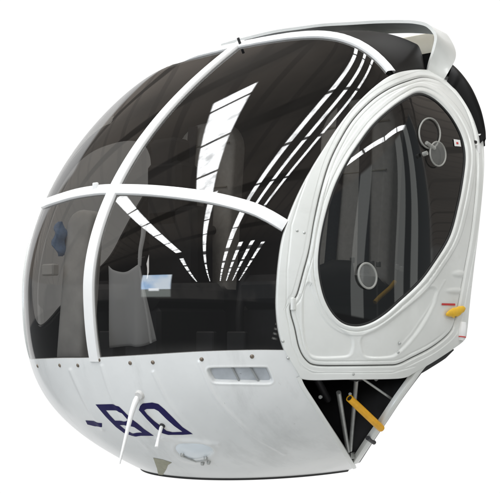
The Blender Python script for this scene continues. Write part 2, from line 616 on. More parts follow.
# transverse roof bow in the plane x = .03
vb = np.linspace(-.60, .612, 150)
zb_ = np.array([max(z for z in np.linspace(.3, ZT - .0005, 900) if field(np.array([.03, v, z])) < 0) for v in vb])
pb = smooth_curve(np.stack([np.full(150, .03), vb, zb_], 1), 150)
nb_ = normal(pb)
nb_[:, 0] = np.abs(nb_[:, 0]) + .15
nb_ /= np.linalg.norm(nb_, axis=1, keepdims=True)
strip(pb, nb_, .0195, .010 * np.clip((pb[:, 1] + .30) / .14, .15, 1)[:, None]).build('roof_bow', FRAMEW, cabin)
# clamp bolt on the bow
mb = MB()
p = hit(np.array([241., 46.])); n_ = normal(p)
mb.tube([p - n_ * .004, p + n_ * .03], .005, 10)
mb.build('bow_bolt', CHAR, cabin)

# ---- door frame and doors ------------------------------------
t_f = np.linspace(0, 1, 22)
ring_mesh('door_frame', R_F, R_G, 44, frame_h, WHITE, cabin)
door = ring_mesh('door', R_G, R_W, 90, door_h, WHITE, cabin)
tw = np.r_[np.linspace(1.012, .08, 22)]
px = DC + DIR[::5, None, :] * (R_W[::5, None] * tw)[..., None]
Gw = S(px, np.full(px.shape[:-1], .002))
mb = MB(); mb.grid(Gw, close_i=True)
k0 = len(mb.v); mb.v.append(tuple(S(DC, np.array(.002))))
nA = Gw.shape[0]; nT = Gw.shape[1]
for i in range(nA):
    mb.f.append((i * nT + nT - 1, ((i + 1) % nA) * nT + nT - 1, k0))
window = mb.build('window', DGLASS, door, sharp=None)
ring_mesh('inner_trim', R_F * 1.0, R_W * 1.025, 14, lambda q: np.full(q.shape[:-1], -.009), BLACKIN, door)
wl = hit(DC + (DIR * (R_W * .998)[:, None])[::3]); wn = normal(wl)
strip(wl, wn, .0042, .0055, closed=True).build('window_gasket', DARK, door)

gl_ = hit(GAP[::4]); gn_ = normal(gl_)
strip(gl_ - gn_ * .001, gn_, .0014, .0030, skirt=.0, closed=True).build('door_seal', SEALG, door)

# snap vents on the pane
def ring_on(c, a, b, rot, r, h, m, name, parent, n=48):
    t = np.linspace(0, 2 * math.pi, n, endpoint=False)
    q = np.stack([a * np.cos(t), b * np.sin(t)], 1)
    q = q @ np.array([[math.cos(rot), math.sin(rot)], [-math.sin(rot), math.cos(rot)]]) + np.array(c)
    p = S(q, np.full(n, h))
    mb = MB(); mb.tube(p, r, 8, closed=True)
    return mb.build(name, m, parent)


def disc_on(c, a, b, rot, h, m, name, parent, n=40):
    t = np.linspace(0, 2 * math.pi, n, endpoint=False)
    V_, F_ = [], []
    rs = [1., .8, .5, .2]
    for k, rr in enumerate(rs):
        q = np.stack([a * rr * np.cos(t), b * rr * np.sin(t)], 1)
        q = q @ np.array([[math.cos(rot), math.sin(rot)], [-math.sin(rot), math.cos(rot)]]) + np.array(c)
        V_ += list(S(q, np.full(n, h + .004 * (1 - rr ** 2))))
    for k in range(3):
        for i in range(n):
            F_.append((k * n + i, k * n + (i + 1) % n, (k + 1) * n + (i + 1) % n, (k + 1) * n + i))
    F_.append([3 * n + i for i in range(n)])
    return mesh_obj(name, V_, F_, m, parent)


CLEAR = mat('scuffed_clear_plastic', (.45, .46, .44), .5)
CLEAR.node_tree.nodes['Principled BSDF'].inputs['Alpha'].default_value = .22
MILKY = mat('milky_clear_plastic', (.42, .42, .39), .45)
MILKY.node_tree.nodes['Principled BSDF'].inputs['Alpha'].default_value = .6
v1 = disc_on((434.5, 155), 7.5, 11.5, -.12, .012, CLEAR, 'vent', door)
v2 = disc_on((365.5, 276), 8, 12, -.2, .010, CLEAR, 'vent', door)
ring_on((434.5, 155), 7.8, 12, -.12, .0026, .012, MILKY, 'vent_rim', door)
ring_on((365.5, 276), 8.6, 12.6, -.2, .0032, .010, MILKY, 'vent_rim', door)
ring_on((428, 134), 10.5, 15, -.05, .0028, .006, MILKY, 'vent_opening_rim', door)
mb = MB()
a_, b_ = S(np.array([423., 144.]), .012), S(np.array([430., 150.]), .016)
mb.tube([a_, (a_ + b_) / 2, b_], .006, 10)
a_ = S(np.array([421., 155.]), .008)
mb.tube([a_, a_ + normal(a_) * .014], .007, 12)
mb.build('vent_catch', MILKY, door)
# small white square label on the pane
q = np.array([[(452.5, 139.5), (459, 140.5)], [(453.5, 146.5), (460, 147)]])
mb = MB(); mb.grid(S(q, np.full((2, 2), .004))); mb.build('label', FRAMEW, door, smooth=False)
q = np.array([[(455, 142.5), (457, 142.7)], [(455.3, 144.5), (457.3, 144.7)]])
mb = MB(); mb.grid(S(q, np.full((2, 2), .0048))); mb.build('label_mark', RED, door, smooth=False)

# yellow latch lever, red line, latch housing
def lever():
    path = smooth_curve([(444.5, 314.5), (449, 313), (454, 312.5), (459, 310), (463.5, 308.5)], 30)
    wd = np.interp(np.linspace(0, 1, 30), [0, .15, .4, .7, .9, 1], [.004, .010, .0165, .0145, .010, .003]) * (1 + .04 * np.sin(np.linspace(0, 22, 30)))
    p = S(path - np.array([2.5, 0]), np.full(30, .015)); n = normal(hit(path))
    tg = np.gradient(p, axis=0); tg /= np.linalg.norm(tg, axis=1, keepdims=True)
    sd = np.cross(tg, n)
    a = np.linspace(0, 2 * math.pi, 14, endpoint=False)
    Gx = p[:, None] + sd[:, None] * (wd[:, None] * np.cos(a))[..., None] + n[:, None] * (.45 * wd[:, None] * np.sin(a))[..., None]
    mb = MB(); mb.grid(Gx, close_j=True)
    mb.f.append(tuple(range(14))); mb.f.append(tuple(29 * 14 + i for i in range(14)))
    b0 = S(np.array([451., 315.]), 0.0); nn = normal(hit(np.array([451., 315.])))
    return mb.build('handle', YEL, door)


lever()
mb = MB()
b0 = hit(np.array([450., 315.])); nn = normal(b0)
mb.tube([b0, b0 + nn * .02], .008, 14)
mb.build('handle_spindle', STEEL, door)
q = np.array([[(439, 303.3), (452.5, 303.6)], [(439, 305.3), (452.5, 305.6)]])
mb = MB(); mb.grid(S(q, np.full((2, 2), .0098))); mb.build('red_mark', RED, door, smooth=False)
# latch cylinder at the rear lower corner
lp = S(np.array([[459.5, 322.], [458., 340.]]), np.array([.010, .010]))
mb = MB(); mb.tube(resample(lp, 5), [.012, .015, .015, .015, .010], 16); mb.build('latch_housing', FRAMEW, cabin)
lq = resample(lp, 20)
mb = MB(); mb.tube(lq[15:17], .0156, 16); mb.build('red_band', RED, cabin)
# hinges on the rear edge
for hx, hy in ((478.5, 139.), (476.5, 150.)):
    hp = hit(np.array([hx, hy])); hn = normal(hp)
    mb = MB(); mb.tube([hp + hn * .006 - np.array([0, 0, .014]), hp + hn * .006 + np.array([0, 0, .014])], .007, 12)
    mb.build('hinge', FRAMEW, cabin)
for hx, hy in ((473., 143.), (479., 128.)):
    hp = hit(np.array([hx, hy])); hn = normal(hp)
    mb = MB(); mb.box(hp + hn * .008, (.016, .01, .010), bev=.4); mb.build('hinge_pin', DARK, cabin)
# notch striker on the front post
hp = hit(np.array([292.5, 304.])); hn = normal(hp)
mb = MB(); mb.box(hp + hn * .006, (.014, .012, .036), bev=.4); mb.build('hinge', WHITE, cabin)


def screws(pts, h, r, name, m, parent):
    for q in pts:
        p = hit(np.array(q, float)); n = normal(p)
        mb = MB()
        mb.tube([p + n * (h - .003), p + n * h, p + n * (h + r * .35), p + n * (h + r * .5)], [r, r, r * .75, r * .25], 14)
        mb.build(name, m, parent)


screws([(296.5, 231.5), (303.5, 233.5), (398, 343), (352, 373.5), (287.6, 357.5), (282.5, 341)], .0085, .0042, 'frame_screw', ALU, cabin)
screws([(396.5, 352.)], .008, .004, 'frame_screw', ALU, cabin)

# opposite (starboard) door and frame: the same pieces mirrored
def mirror(o, parent):
    me = o.data.copy()
    co = np.empty(len(me.vertices) * 3); me.vertices.foreach_get('co', co)
    co = co.reshape(-1, 3); co[:, 1] *= -1
    me.vertices.foreach_set('co', co.ravel()); me.flip_normals(); me.update()
    c = o.copy(); c.data = me; COL.objects.link(c); c.parent = parent
    return c


d2 = mirror(door, cabin)
for ch in [c for c in bpy.data.objects if c.parent == door and c.name.split('.')[0] in ('window', 'window_gasket', 'inner_trim')]:
    mirror(ch, d2)
mirror([c for c in cabin.children if c.name == 'door_frame'][0], cabin)

# ---- white nose skin ------------------------------------------
AFT = [(283, 349.5), (291, 362), (298, 376), (303, 387), (314, 404), (326.5, 423.5), (340, 444), (350, 460), (354, 466.5)]
aft_p = hit(smooth_curve(AFT, 90))
z_a = aft_p[::-1, 2]; x_a = aft_p[::-1, 0]


def arc_table(z):
    ss = np.linspace(0, math.pi / 2 + 1.2, 400)
    p = hull_pt(ss, np.full(400, z))
    return ss, p[:, 0]


NZ, NS = 240, 760
rows = []
ztop_mid = edge_p[:, 2].max() + .0
for i, t in enumerate(np.linspace(0, 1, NZ)):
    # rows run from the sill line (which dips a little towards the nose) to the bottom
    zr = -.055 + (ZBOT + .055) * t
    ss, xx = arc_table(zr)
    xe = np.interp(zr, z_a, x_a) if zr < z_a[-1] else x_a[-1]
    se = np.interp(-xe, -xx, ss)
    s = np.linspace(-se, se, NS)
    p = hull_pt(s, np.full(NS, zr))
    sh = (edge_z(p[:, 1]) - (-.055)) * (1 - t) ** 2
    p2 = hull_pt(s, zr + sh)
    p2[:, 2] = zr + sh
    rows.append(p2)
GS = np.array(rows)
BEADS = [[(72, 370), (80, 388), (90, 408), (104, 428)], [(103, 366), (112, 393), (128, 424), (148, 446)],
         [(154, 372), (170, 402), (190, 426), (214, 447)], [(200, 362), (216, 396), (250, 431), (284, 452)]]
SLOT = smooth_curve([(208, 369), (213, 367.6), (238, 367.2), (265, 367.2), (268, 369), (272.5, 379), (271, 382), (266, 383), (240, 382.6), (217, 382), (212, 379.5), (208.5, 373)], 90, True)
LAMP = smooth_curve([(176, 449), (178, 443.5), (188, 442), (200, 442.5), (210, 445), (213, 450), (208, 455), (196, 458), (184, 456)], 80, True)


def skin_h(px, facing):
    h = np.full(px.shape[:-1], .0045)
    b = np.zeros_like(h)
    for k in BEADS:
        d = pdist(px, smooth_curve(k, 30))
        b += .0030 * np.exp(-(d / 2.0) ** 2)
    ds = sdist(px, SLOT)
    b -= .016 * sstep(ds, .5, -2.0)
    b += .0012 * np.exp(-((ds - 1.2) / 1.0) ** 2)
    dl = sdist(px, LAMP)
    b += .0022 * np.exp(-((dl - 2.) / 2.2) ** 2) - .004 * sstep(dl, .8, -1.2)
    fold = [(158, 438), (166, 436), (176, 439), (200, 440), (218, 443)]
    b += .0035 * np.exp(-(pdist(px, fold) / 2.2) ** 2)
    return h + b * facing


pxs = survey(GS)
nS = normal(np.clip(GS, [-9, -9, ZB + .0015], [9, 9, 9]))
fc = sstep((nS * (EYE - GS)).sum(-1) / np.linalg.norm(EYE - GS, axis=-1), .0, .12) * (GS[..., 1] > -.45)
hS = skin_h(pxs, fc)
nS[-1] = nS[-2]
GS2 = GS + nS * hS[..., None]
GS2[:, :, 2] = np.maximum(GS2[:, :, 2], ZBOT - .005)
top_in = GS2[:1] - nS[:1] * .012
mb = MB()
mb.grid(np.concatenate([top_in, GS2], 0))
skin = mb.build('nose_skin', SKINW, cabin, sharp=60)
sm = skin.modifiers.new('thickness', 'SOLIDIFY'); sm.thickness = .003; sm.offset = -1

# black bottom plate and its rim
rim = GS[-1] + np.array([0, 0, -.004])
n_r = len(rim)
mb = MB()
loop = rim
ctr = loop.mean(0); ctr[1] = 0
lo2 = loop.copy(); lo2[:, 2] -= .007
lo2[:, :2] = (lo2[:, :2] - ctr[:2]) * .99 + ctr[:2]
nl = len(loop)
mb.grid(np.array([loop, lo2]), close_j=True)
k = len(mb.v); mb.v += [tuple(ctr), tuple(ctr - np.array([0, 0, .007]))]
for i in range(nl):
    mb.f.append((i, (i + 1) % nl, k)); mb.f.append((nl + (i + 1) % nl, nl + i, k + 1))
mb.build('belly_plate', DARK, cabin, smooth=False)

# bolts along the sill
screws([(39, 365.6), (61, 365), (79, 365), (131, 362.7), (153.5, 362), (202, 359), (252, 356.2), (100, 359.5)], .0048, .0062, 'sill_bolt', STEEL, cabin)

# slot louvres
for a_, b_ in (((232, 368.5), (239, 382)), ((250.5, 368.5), (258.5, 382))):
    q = resample([a_, b_], 10)
    p = S(q, np.full(10, -.008)); n = normal(hit(q))
    strip(p, n, .0026, .004).build('louvre', SEALL, cabin)
sc_ = SLOT.mean(0)
pxl = sc_ + (SLOT[:, None] - sc_) * np.linspace(.93, .02, 8)[None, :, None]
mb = MB(); mb.grid(S(pxl, np.full(pxl.shape[:-1], -.0098)), close_i=True); mb.build('slot_shade_panel', SLOTSH, cabin)  # added panel carrying the recess shade as colour
# ---- lettering -------------------------------------------------
def ribbon_px(path, w, h, n, closed=False, sm=True):
    c = smooth_curve(path, n, closed) if sm else resample(path, n, closed)
    tg = np.roll(c, -1, 0) - np.roll(c, 1, 0) if closed else np.gradient(c, axis=0)
    tg /= np.linalg.norm(tg, axis=1, keepdims=True) + 1e-9
    nn = np.stack([-tg[:, 1], tg[:, 0]], 1)
    px = c[:, None] + nn[:, None] * (np.linspace(-.5, .5, 5)[:, None] * w)
    hh = skin_h(px, np.ones(px.shape[:-1])) + h
    return S(px, hh)


def decal(name, outer, holes, h, m):
    """painted mark: fine triangulation of the outline laid on the skin"""
    outer = resample(outer, 150, True)
    holes = [resample(q, 80, True) for q in holes]
    lo, hi = outer.min(0), outer.max(0)
    gx, gy = np.meshgrid(np.arange(lo[0], hi[0], 1.1), np.arange(lo[1], hi[1], 1.1))
    g = np.stack([gx.ravel(), gy.ravel()], 1)
    ok = inside(g, outer) & (pdist(g, outer, True) > .35)
    for q in holes:
        ok &= ~inside(g, q) & (pdist(g, q, True) > .35)
    pts, ed = [], []
    for q in [outer] + holes:
        k = len(pts); n = len(q)
        pts += [Vector(p) for p in q.tolist()]
        ed += [(k + i, k + (i + 1) % n) for i in range(n)]
    pts += [Vector(p) for p in g[ok].tolist()]
    r = delaunay_2d_cdt(pts, ed, [], 0, 1e-4)
    v = np.array([tuple(p) for p in r[0]]); f = np.array([t for t in r[2] if len(t) == 3])
    c = v[f].mean(1)
    kp = inside(c, outer)
    for q in holes:
        kp &= ~inside(c, q)
    return mesh_obj(name, S(v, skin_h(v, np.ones(len(v))) + h), f[kp].tolist(), m, cabin, sharp=None)


decal('letter', [(96.6, 403.6), (115, 403.2), (120, 405.4), (125.5, 411), (132, 417.6), (138, 422), (145, 428), (154.6, 434.6), (133, 434.6), (125, 432), (117, 426), (107, 416), (101, 409)],
      [[(107, 409.4), (118.5, 409.4), (123, 412), (128.4, 418.6), (127.5, 419.8), (116, 419.6), (111, 414.4)],
       [(120.5, 424), (128, 423.9), (135, 426), (143, 431.4), (134, 431.6), (127, 429.4)]], .0008, NAVY)
decal('letter', [(139.6, 409), (141, 405), (143.4, 402.6), (153, 401.6), (159, 403), (165, 408), (175, 418), (183, 426), (193.4, 432.8), (183, 433.6), (169, 433.6), (163, 432), (157, 427.5), (148, 418.5)],
      [[(145, 409.4), (147.4, 408), (155, 408), (159, 410), (167, 418), (175, 425), (183, 430.6), (173, 431), (167, 429.6), (163, 426), (155, 420), (148, 413.4)]], .0008, NAVY)
decal('dash', [(86.5, 419.4), (95, 419.9), (103, 422), (103.4, 425.4), (96, 425.2), (88.5, 423.4)], [], .0008, NAVY)
# bare primer patch near the belly
decal('bare_patch', [(153.8, 456.4), (163, 458.2), (172.4, 461.2), (168.5, 463.6), (167, 467.5), (163.5, 473.5), (159, 473.8), (157.5, 467)], [], .0008, KHAKI)

# landing lamp cover
t = np.linspace(0, 1, 10)
lc = LAMP.mean(0)
px = lc + (LAMP[:, None] - lc) * (1 - t * .97)[None, :, None]
Gl = S(px, .003 + .006 * np.sqrt(np.clip(t, 0, 1))[None, :] * np.ones((len(LAMP), 1)))
mb = MB(); mb.grid(Gl, close_i=True); mb.f.append([i * 10 + 9 for i in range(len(LAMP))])
mb.build('landing_lamp', LENS, cabin)
for q in ((183, 452.5), (206, 456.), (209, 460.), (203, 461.)):
    p = S(np.array(q, float), .008); n = normal(hit(np.array(q, float)))
    mb = MB(); mb.tube([p - n * .006, p + n * .006], [.007, .005], 10); mb.build('lamp_clip', ALU, cabin)
mb = MB(); mb.tube(S(resample([(183, 454), (196, 459.5), (208, 458)], 12), np.full(12, .008)), .0025, 8); mb.build('lamp_wire', ALU, cabin)

# pitot mast and small probe
r0 = S(np.array([138.8, 394.5]), .002); nr = normal(hit(np.array([138.8, 394.5])))
tipd = ray(np.array([122.6, 460.5]))
tip = EYE + tipd * ((r0 - EYE) @ -AX - .04)
mid_ = np.array([r0 + (tip - r0) * k + nr * .018 * math.sin(min(k * 6, 1.57)) for k in np.linspace(0, 1, 14)])
mb = MB(); mb.tube(mid_, np.interp(np.linspace(0, 1, 14), [0, .06, .12, .55, 1], [.007, .0096, .0086, .0056, .003]), 16)
mb.build('antenna_mast', FRAMEW, cabin)
p = S(np.array([140.5, 394.]), .005); mb = MB(); mb.tube([p - nr * .004, p + nr * .008], [.017, .012], 16); mb.build('antenna_base', GREYP, cabin)
r1 = S(np.array([163., 424.5]), .004); n1 = normal(hit(np.array([163., 424.5])))
tp = EYE + ray(np.array([156.5, 447.5])) * ((r1 - EYE) @ -AX - .05)
mb = MB(); mb.tube([r1, r1 + n1 * .012, (r1 + tp) / 2 + n1 * .008, tp], [.0055, .0055, .005, .006], 12); mb.build('probe', FRAMEW, cabin)
mb = MB(); mb.tube([r1 - n1 * .003, r1 + n1 * .007], [.0095, .008], 12); mb.build('probe_base', CHAR, cabin)

# ---- bay under the door ---------------------------------------
def cut_line(px_list, n=60):
    return smooth_curve(px_list, n)


strip_px(RAIL, .0125, .012, 80, h=-.006).build('bay_rail', WHITE, cabin)
strip_px([(x + 2.6, y + 3.0) for x, y in RAIL[:6]], .011, .006, 80, h=-.012).build('rail_seal', DARK, cabin)
strip_px([(412, 376.5), (424, 370.5), (434, 364.5), (445, 357.5), (455, 350)], np.interp(np.linspace(0, 1, 60), [0, .2, .8, 1], [.004, .010, .009, .002]), .004, 60, h=-.008).build('frame_seal', DARK, cabin)
# clips on the rail
for q in ((370.5, 439.5),):
    p = S(np.array(q, float), .004)
    mb = MB(); mb.tube(S(np.array([[q[0] - 3.6, q[1] - 2.6], [q[0] + 3, q[1] + 2.0]]), np.array([.004, .004])), .007, 10)
    mb.build('rail_clip', CHAR, cabin)
# seam strip along the aft edge of the skin
strip_px([(a, b) for a, b in AFT[2:]], .0065, .006, 70, h=.002).build('skin_edge', WHITE, cabin)
for a_, b_, r in (((352.5, 456), (367.5, 389), .0068), ((350., 457), (347.5, 404), .0075), ((398, 404), (372, 385), .004)):
    pp = np.array([S(np.array(a_, float), -.02), S(np.array(b_, float), -.06)])
    mb = MB(); mb.tube(resample(pp, 6), r, 12); mb.build('strut', ALU, cabin)
# black glossy odds inside the bay
for a_, b_ in (((332, 400), (345, 440)), ((325, 395), (372, 392))):
    pp = np.array([S(np.array(a_, float), -.14), S(np.array(b_, float), -.15)])
    mb = MB(); mb.tube(smooth_curve(pp, 8), .012, 10); mb.build('bay_pipe', CHAR, cabin)

for q, r in (((323, 424), .007), ((326.5, 430), .006), ((329, 412), .006), ((362, 408), .005), ((392, 389), .006)):
    p = S(np.array(q, float), -.07)
    mb = MB(); mb.tube([p, p + np.array([.012, .006, 0])], r, 6); mb.build('bay_fitting', ALU, cabin)
hose = [S(np.array(q, float), dd) for q, dd in (((312, 386), -.10), ((322, 398), -.12), ((338, 400), -.13), ((352, 392), -.12), ((376, 396), -.10), ((392, 384), -.08))]
mb = MB(); mb.tube(smooth_curve(hose, 40), .0065, 10); mb.build('hose', CHAR, cabin)
p = S(np.array([353.5, 458.]), -.01)
mb = MB(); mb.box(p, (.030, .012, .022), bev=.3); mb.build('strut_bracket', ALU, cabin)

# yellow tube lying across the bay opening
ya, yb = S(np.array([352.5, 402.]), -.02), S(np.array([379., 425.]), .016)
mb = MB()
ax_ = (yb - ya) / np.linalg.norm(yb - ya)
mb.tube([ya + ax_ * .012, ya, ya, ya + ax_ * .05, (ya + yb) / 2, yb - ax_ * .004, yb], [.0082, .0082, .0110, .0116, .0116, .0116, .0098], 24, caps=False, along=ax_)
mb.f.append(tuple(range(24)))
mb.f.append(tuple(6 * 24 + i for i in range(24)))
tube_o = mb.build('tube_handle', YELT, cabin, sharp=35)
tag(tube_o, 'short orange-yellow tube with a hollow end')
mb = MB(); mb.tube([ya + ax_ * .0015, ya + ax_ * .0115], [.0081, .0081], 20); mb.build('tube_bore', DARK, tube_o)

# ---- interior ---------------------------------------------------
# floor
lv = hull_pt(np.linspace(-math.pi / 2, math.pi / 2, 120), np.full(120, -.115)) * np.array([.965, .965, 1])
fl = lv[lv[:, 0] > .03]
mb = MB()
n_ = len(fl)
lo_ = fl - np.array([0, 0, .012])
mb.grid(np.array([fl, lo_]), close_j=True); mb.f.append(tuple(range(n_))[::-1]); mb.f.append(tuple(n_ + i for i in range(n_)))
mb.build('cabin_floor', BLACKIN, cabin, smooth=False)
# rear bulkhead closing the cut
rail_p = hit(smooth_curve(RAIL, 60))
zz_ = np.concatenate([np.linspace(ZBOT + .002, .8, 60), np.linspace(.81, ZT - .003, 40)])
ww = prof(zz_, 'w') * np.where((zz_ > -.095) & (zz_ < .10), .90, .972)
uu = np.where(zz_ < 0, -.215, -.225 - .36 * zz_ + .012)
ro = np.argsort(rail_p[:, 2])
uu = np.where(zz_ < rail_p[:, 2].max(), np.interp(zz_, rail_p[ro, 2], rail_p[ro, 0]) - .010, uu)
Gb = np.stack([np.stack([uu, ww * k, zz_], 1) for k in np.linspace(-1, 1, 25)], 1)
Gc = Gb - np.array([.01, 0, 0])
mb = MB(); mb.grid(Gb); mb.grid(Gc[:, ::-1]); mb.box((-.60, 0, 1.005), (.015, .94, .07), bev=.1); mb.build('rear_bulkhead', BLACKIN, cabin)
# added black panel that keeps the bay dark
mb = MB(); mb.box((.02, .02, -.295), (.46, .02, .33), bev=.1); mb.build('bay_dark_panel', BLACKIN, cabin, smooth=False)
# added black sheet inside the nose skin, darkening the bay
Li = GS[::12, ::19] - nS[::12, ::19] * .012
mb = MB(); mb.grid(Li); mb.build('nose_dark_sheet', BLACKIN, cabin)


def rounded_panel(vc, w, z0, z1, x0, thick, r):
    prof_ = [(-w / 2, z0)]
    a = np.linspace(math.pi, math.pi / 2, 14)
    prof_ += [(-w / 2 + r + r * math.cos(t), z1 - r + r * math.sin(t)) for t in a]
    a = np.linspace(math.pi / 2, 0, 14)
    prof_ += [(w / 2 - r + r * math.cos(t), z1 - r + r * math.sin(t)) for t in a]
    prof_ += [(w / 2, z0)]
    q = resample(np.array(prof_), 70)
    c = np.array([0, (z0 + z1) / 2])
    rings = []
    for sc, dx in ((1, -thick), (1, -.008), (.985, 0), (.95, .006), (.86, .012), (.6, .017), (.2, .018)):
        qq = c + (q - c) * sc
        lean = (qq[:, 1] - z0) * -.10
        rings.append(np.stack([x0 + dx + lean, vc + qq[:, 0], qq[:, 1]], 1))
    mb = MB(); mb.grid(np.array(rings)[:, ::-1], close_j=True)
    mb.f.append(tuple(range(70))); mb.f.append(tuple(6 * 70 + i for i in range(70))[::-1])
    return mb


for sgn in (-1, 1):
    b = rounded_panel(.345 * sgn, .30, .16, .815, -.155, .06, .12).build('seat_back', BEIGE, cabin)
    for zl in (.55, .72):
        mb = MB(); mb.tube([(-.155 - (zl - .16) * .10 + .017, .345 * sgn + k, zl) for k in np.linspace(-.135, .135, 9)], .0028, 8); mb.build('piping', YELT if False else BEIGEP, b)
    mb = MB(); mb.box((.06, .345 * sgn, .13), (.42, .34, .11), bev=.6); mb.build('seat_cushion', CHAR, cabin)
    mb = MB(); mb.box((.05, .345 * sgn, .0), (.38, .34, .17), bev=.15); mb.build('seat_box', CHAR, cabin)
    for k in (-.06, .06):
        zz2 = np.linspace(.20, .80, 20)
        mb = MB()
        mb.grid(np.stack([np.stack([-.155 - (zz2 - .16) * .10 + .024, .345 * sgn + k * (1.25 - zz2 * .6) + e, zz2], 1) for e in (-.022, .022)], 1))
        hb = mb.build('harness_strap', WEB, b); hm = hb.modifiers.new('thickness', 'SOLIDIFY'); hm.thickness = .003
mb = MB(); mb.tube(smooth_curve([S(np.array(q, float), -.06) for q in ((389, 302), (394, 297), (400, 292), (406, 287), (411, 281))], 30), .007, 10); mb.build('lap_belt', YEL, cabin)
for q in ((364, 258), (386, 262), (393, 263), (413, 266), (418, 268)):
    p = S(np.array(q, float), -.06)
    mb = MB(); mb.box(p, (.014, .010, .016), bev=.3); mb.build('buckle', ALU, cabin)
# black radio rack behind and headset shapes
mb = MB(); mb.box((-.02, -.355, .62), (.10, .13, .20), bev=.3); mb.build('radio_rack', BLACKIN, cabin)
mb = MB(); mb.box((-.02, -.345, .505), (.12, .17, .25), bev=.3); mb.build('radio_rack', BLACKIN, cabin)
mb = MB(); mb.box((-.02, -.305, .30), (.12, .24, .32), bev=.3); mb.build('radio_rack', BLACKIN, cabin)
mb = MB(); mb.tube([(-.16, -.265, .385), (-.10, -.265, .385)], .018, 20); mb.build('harness_reel', DARK, cabin)
# instrument console
mb = rounded_panel(-.405, .125, -.10, .425, .44, .05, .055)
con = mb.build('instrument_console', GREYP, cabin)
mb = MB(); mb.box((.47, -.47, .215), (.03, .06, .04), bev=.3); mb.build('switch_box', GREYP, con)
# cyclic stick / lever shapes low in the glass
for yy in (-.25, .2):
    mb = MB(); mb.tube(smooth_curve([(.25, yy, -.11), (.27, yy, .05), (.24, yy, .2), (.25, yy, .26)], 20), np.linspace(.012, .015, 20), 12); mb.build('cyclic_stick', CHAR, cabin)
for yy in (-.2, -.08, .22, .34):
    mb = MB(); mb.box((.46, yy, -.04), (.02, .07, .09), bev=.4); mb.build('pedal', CHAR, cabin)
# cylinder seen low through the door pane
mb = MB(); mb.tube([S(np.array([333., 282.]), -.10), S(np.array([352., 276.]), -.09), S(np.array([366., 276.]), -.07)], [.05, .055, .05], 24); mb.build('map_case', CHAR, cabin)
# striped coil by the door post
q = S(resample([(279.5, 324), (275.5, 341)], 8), np.full(8, -.02))
mb = MB()
for k in range(0, 8, 2):
    d = q[1] - q[0]; mb.tube([q[k], q[k] + d * .8], .009, 14)
mb.build('coil_spring', ALU, cabin)

# ---- roof fairing hoop ------------------------------------------
FR = [(221, 44), (240, 38.5), (273, 30.5), (300, 26.5), (323, 23.5), (349, 22), (378, 20.3), (406, 20), (419, 21.2), (428, 24), (435, 31), (437, 38), (434, 51), (430, 62), (427, 72)]
BK_L = [(447, 34), (451, 40), (454.5, 47), (456, 54), (454.5, 61), (449, 71), (443, 81)]
xf, xb = -.44, -.60
fr = smooth_curve(FR, 90)
Fp = on_plane_x(fr, np.full(90, xf))
base_f, base_b = hit(np.array([427., 72.])), hit(np.array([443., 81.]))
# blend the foot onto the roof skin
t = np.linspace(0, 1, 90)
Fp += (base_f - Fp[-1]) * (sstep(t, .80, 1)[:, None])
bk = smooth_curve(BK_L, 30)
Bl = on_plane_x(bk, np.full(30, xb)); tb = np.linspace(0, 1, 30)
Bl += (base_b - Bl[-1]) * sstep(tb, .3, 1)[:, None]
i0 = int(np.argmin(np.linalg.norm(fr - np.array([428, 24]), axis=1)))
Bt = Fp[:i0] + np.array([xb - xf, 0, 0])
Bt += (Bl[0] - Bt[-1]) * sstep(np.linspace(0, 1, i0), .8, 1)[:, None]
Bp = np.vstack([Bt, resample(Bl, 90 - i0 + 1)[1:]])
Gh = np.stack([Fp + (Bp - Fp) * k for k in np.linspace(0, 1, 7)], 1)
ti = np.gradient(Gh, axis=0); tj = np.gradient(Gh, axis=1)
nh = np.cross(ti, tj); nh /= np.linalg.norm(nh, axis=-1, keepdims=True)
nh *= np.sign(nh[30, 3, 2])
mb = MB(); mb.grid(Gh)
edge_in = Gh - nh * .011
mb.grid(np.stack([edge_in[:, 0], Gh[:, 0]], 1)); mb.grid(np.stack([Gh[:, -1], edge_in[:, -1]], 1))
hoop = mb.build('roof_fairing', WHITE, cabin)
mb = MB(); mb.grid((Gh - nh * .0105)[:, ::-1]); mb.build('fairing_underside', HOOPSH, hoop)  # underside surface, tinted for its shade
# added beige panel standing in for the background seen under the hoop
mb = MB(); mb.box((-.70, .11, 1.062), (.02, .56, .17), bev=.3); mb.build('background_panel', BEIGEP, cabin)
# hoop foot screws
screws([(431, 72), (437, 74.5), (442, 77)], .017, .004, 'foot_screw', ALU, cabin)

# ================================================================ LOOSE THINGS INSIDE THE CABIN
# translucent plastic sheet draped just behind the lower windscreen
top = smooth_curve([(98, 262), (104, 267), (114, 269), (124, 265), (131, 260)], 40)
bot = smooth_curve([(97, 352), (110, 352), (122, 351), (134, 350), (143, 346)], 40)
rows = []
for k in np.linspace(0, 1, 26):
    q = top * (1 - k) + bot * k
    ph = np.linspace(0, 1, 40)
    rows.append(S(q, -.045 + .010 * np.sin(ph * 9 + k * 2) * (.3 + k) - .02 * k))
mb = MB(); mb.grid(np.array(rows))
sheet = mb.build('plastic_sheet', SHEET, None, sharp=None)
so = sheet.modifiers.new('thickness', 'SOLIDIFY'); so.thickness = .0012
tag(sheet, 'translucent grey plastic sheet hanging behind the lower windscreen beside the centre post', 'plastic sheet')
q = smooth_curve([(131, 262), (132, 245), (135, 228), (136, 211)], 24)
mb = MB(); mb.tube(S(q, np.full(24, -.045)), np.linspace(.005, .008, 24), 8); mb.build('cord', SHEET, sheet)
q = smooth_curve([(131, 262), (135, 290), (140, 320), (143.5, 346)], 24)
mb = MB(); mb.tube(S(q, np.full(24, -.043)), .0035, 8); mb.build('hem', SHEET, sheet)
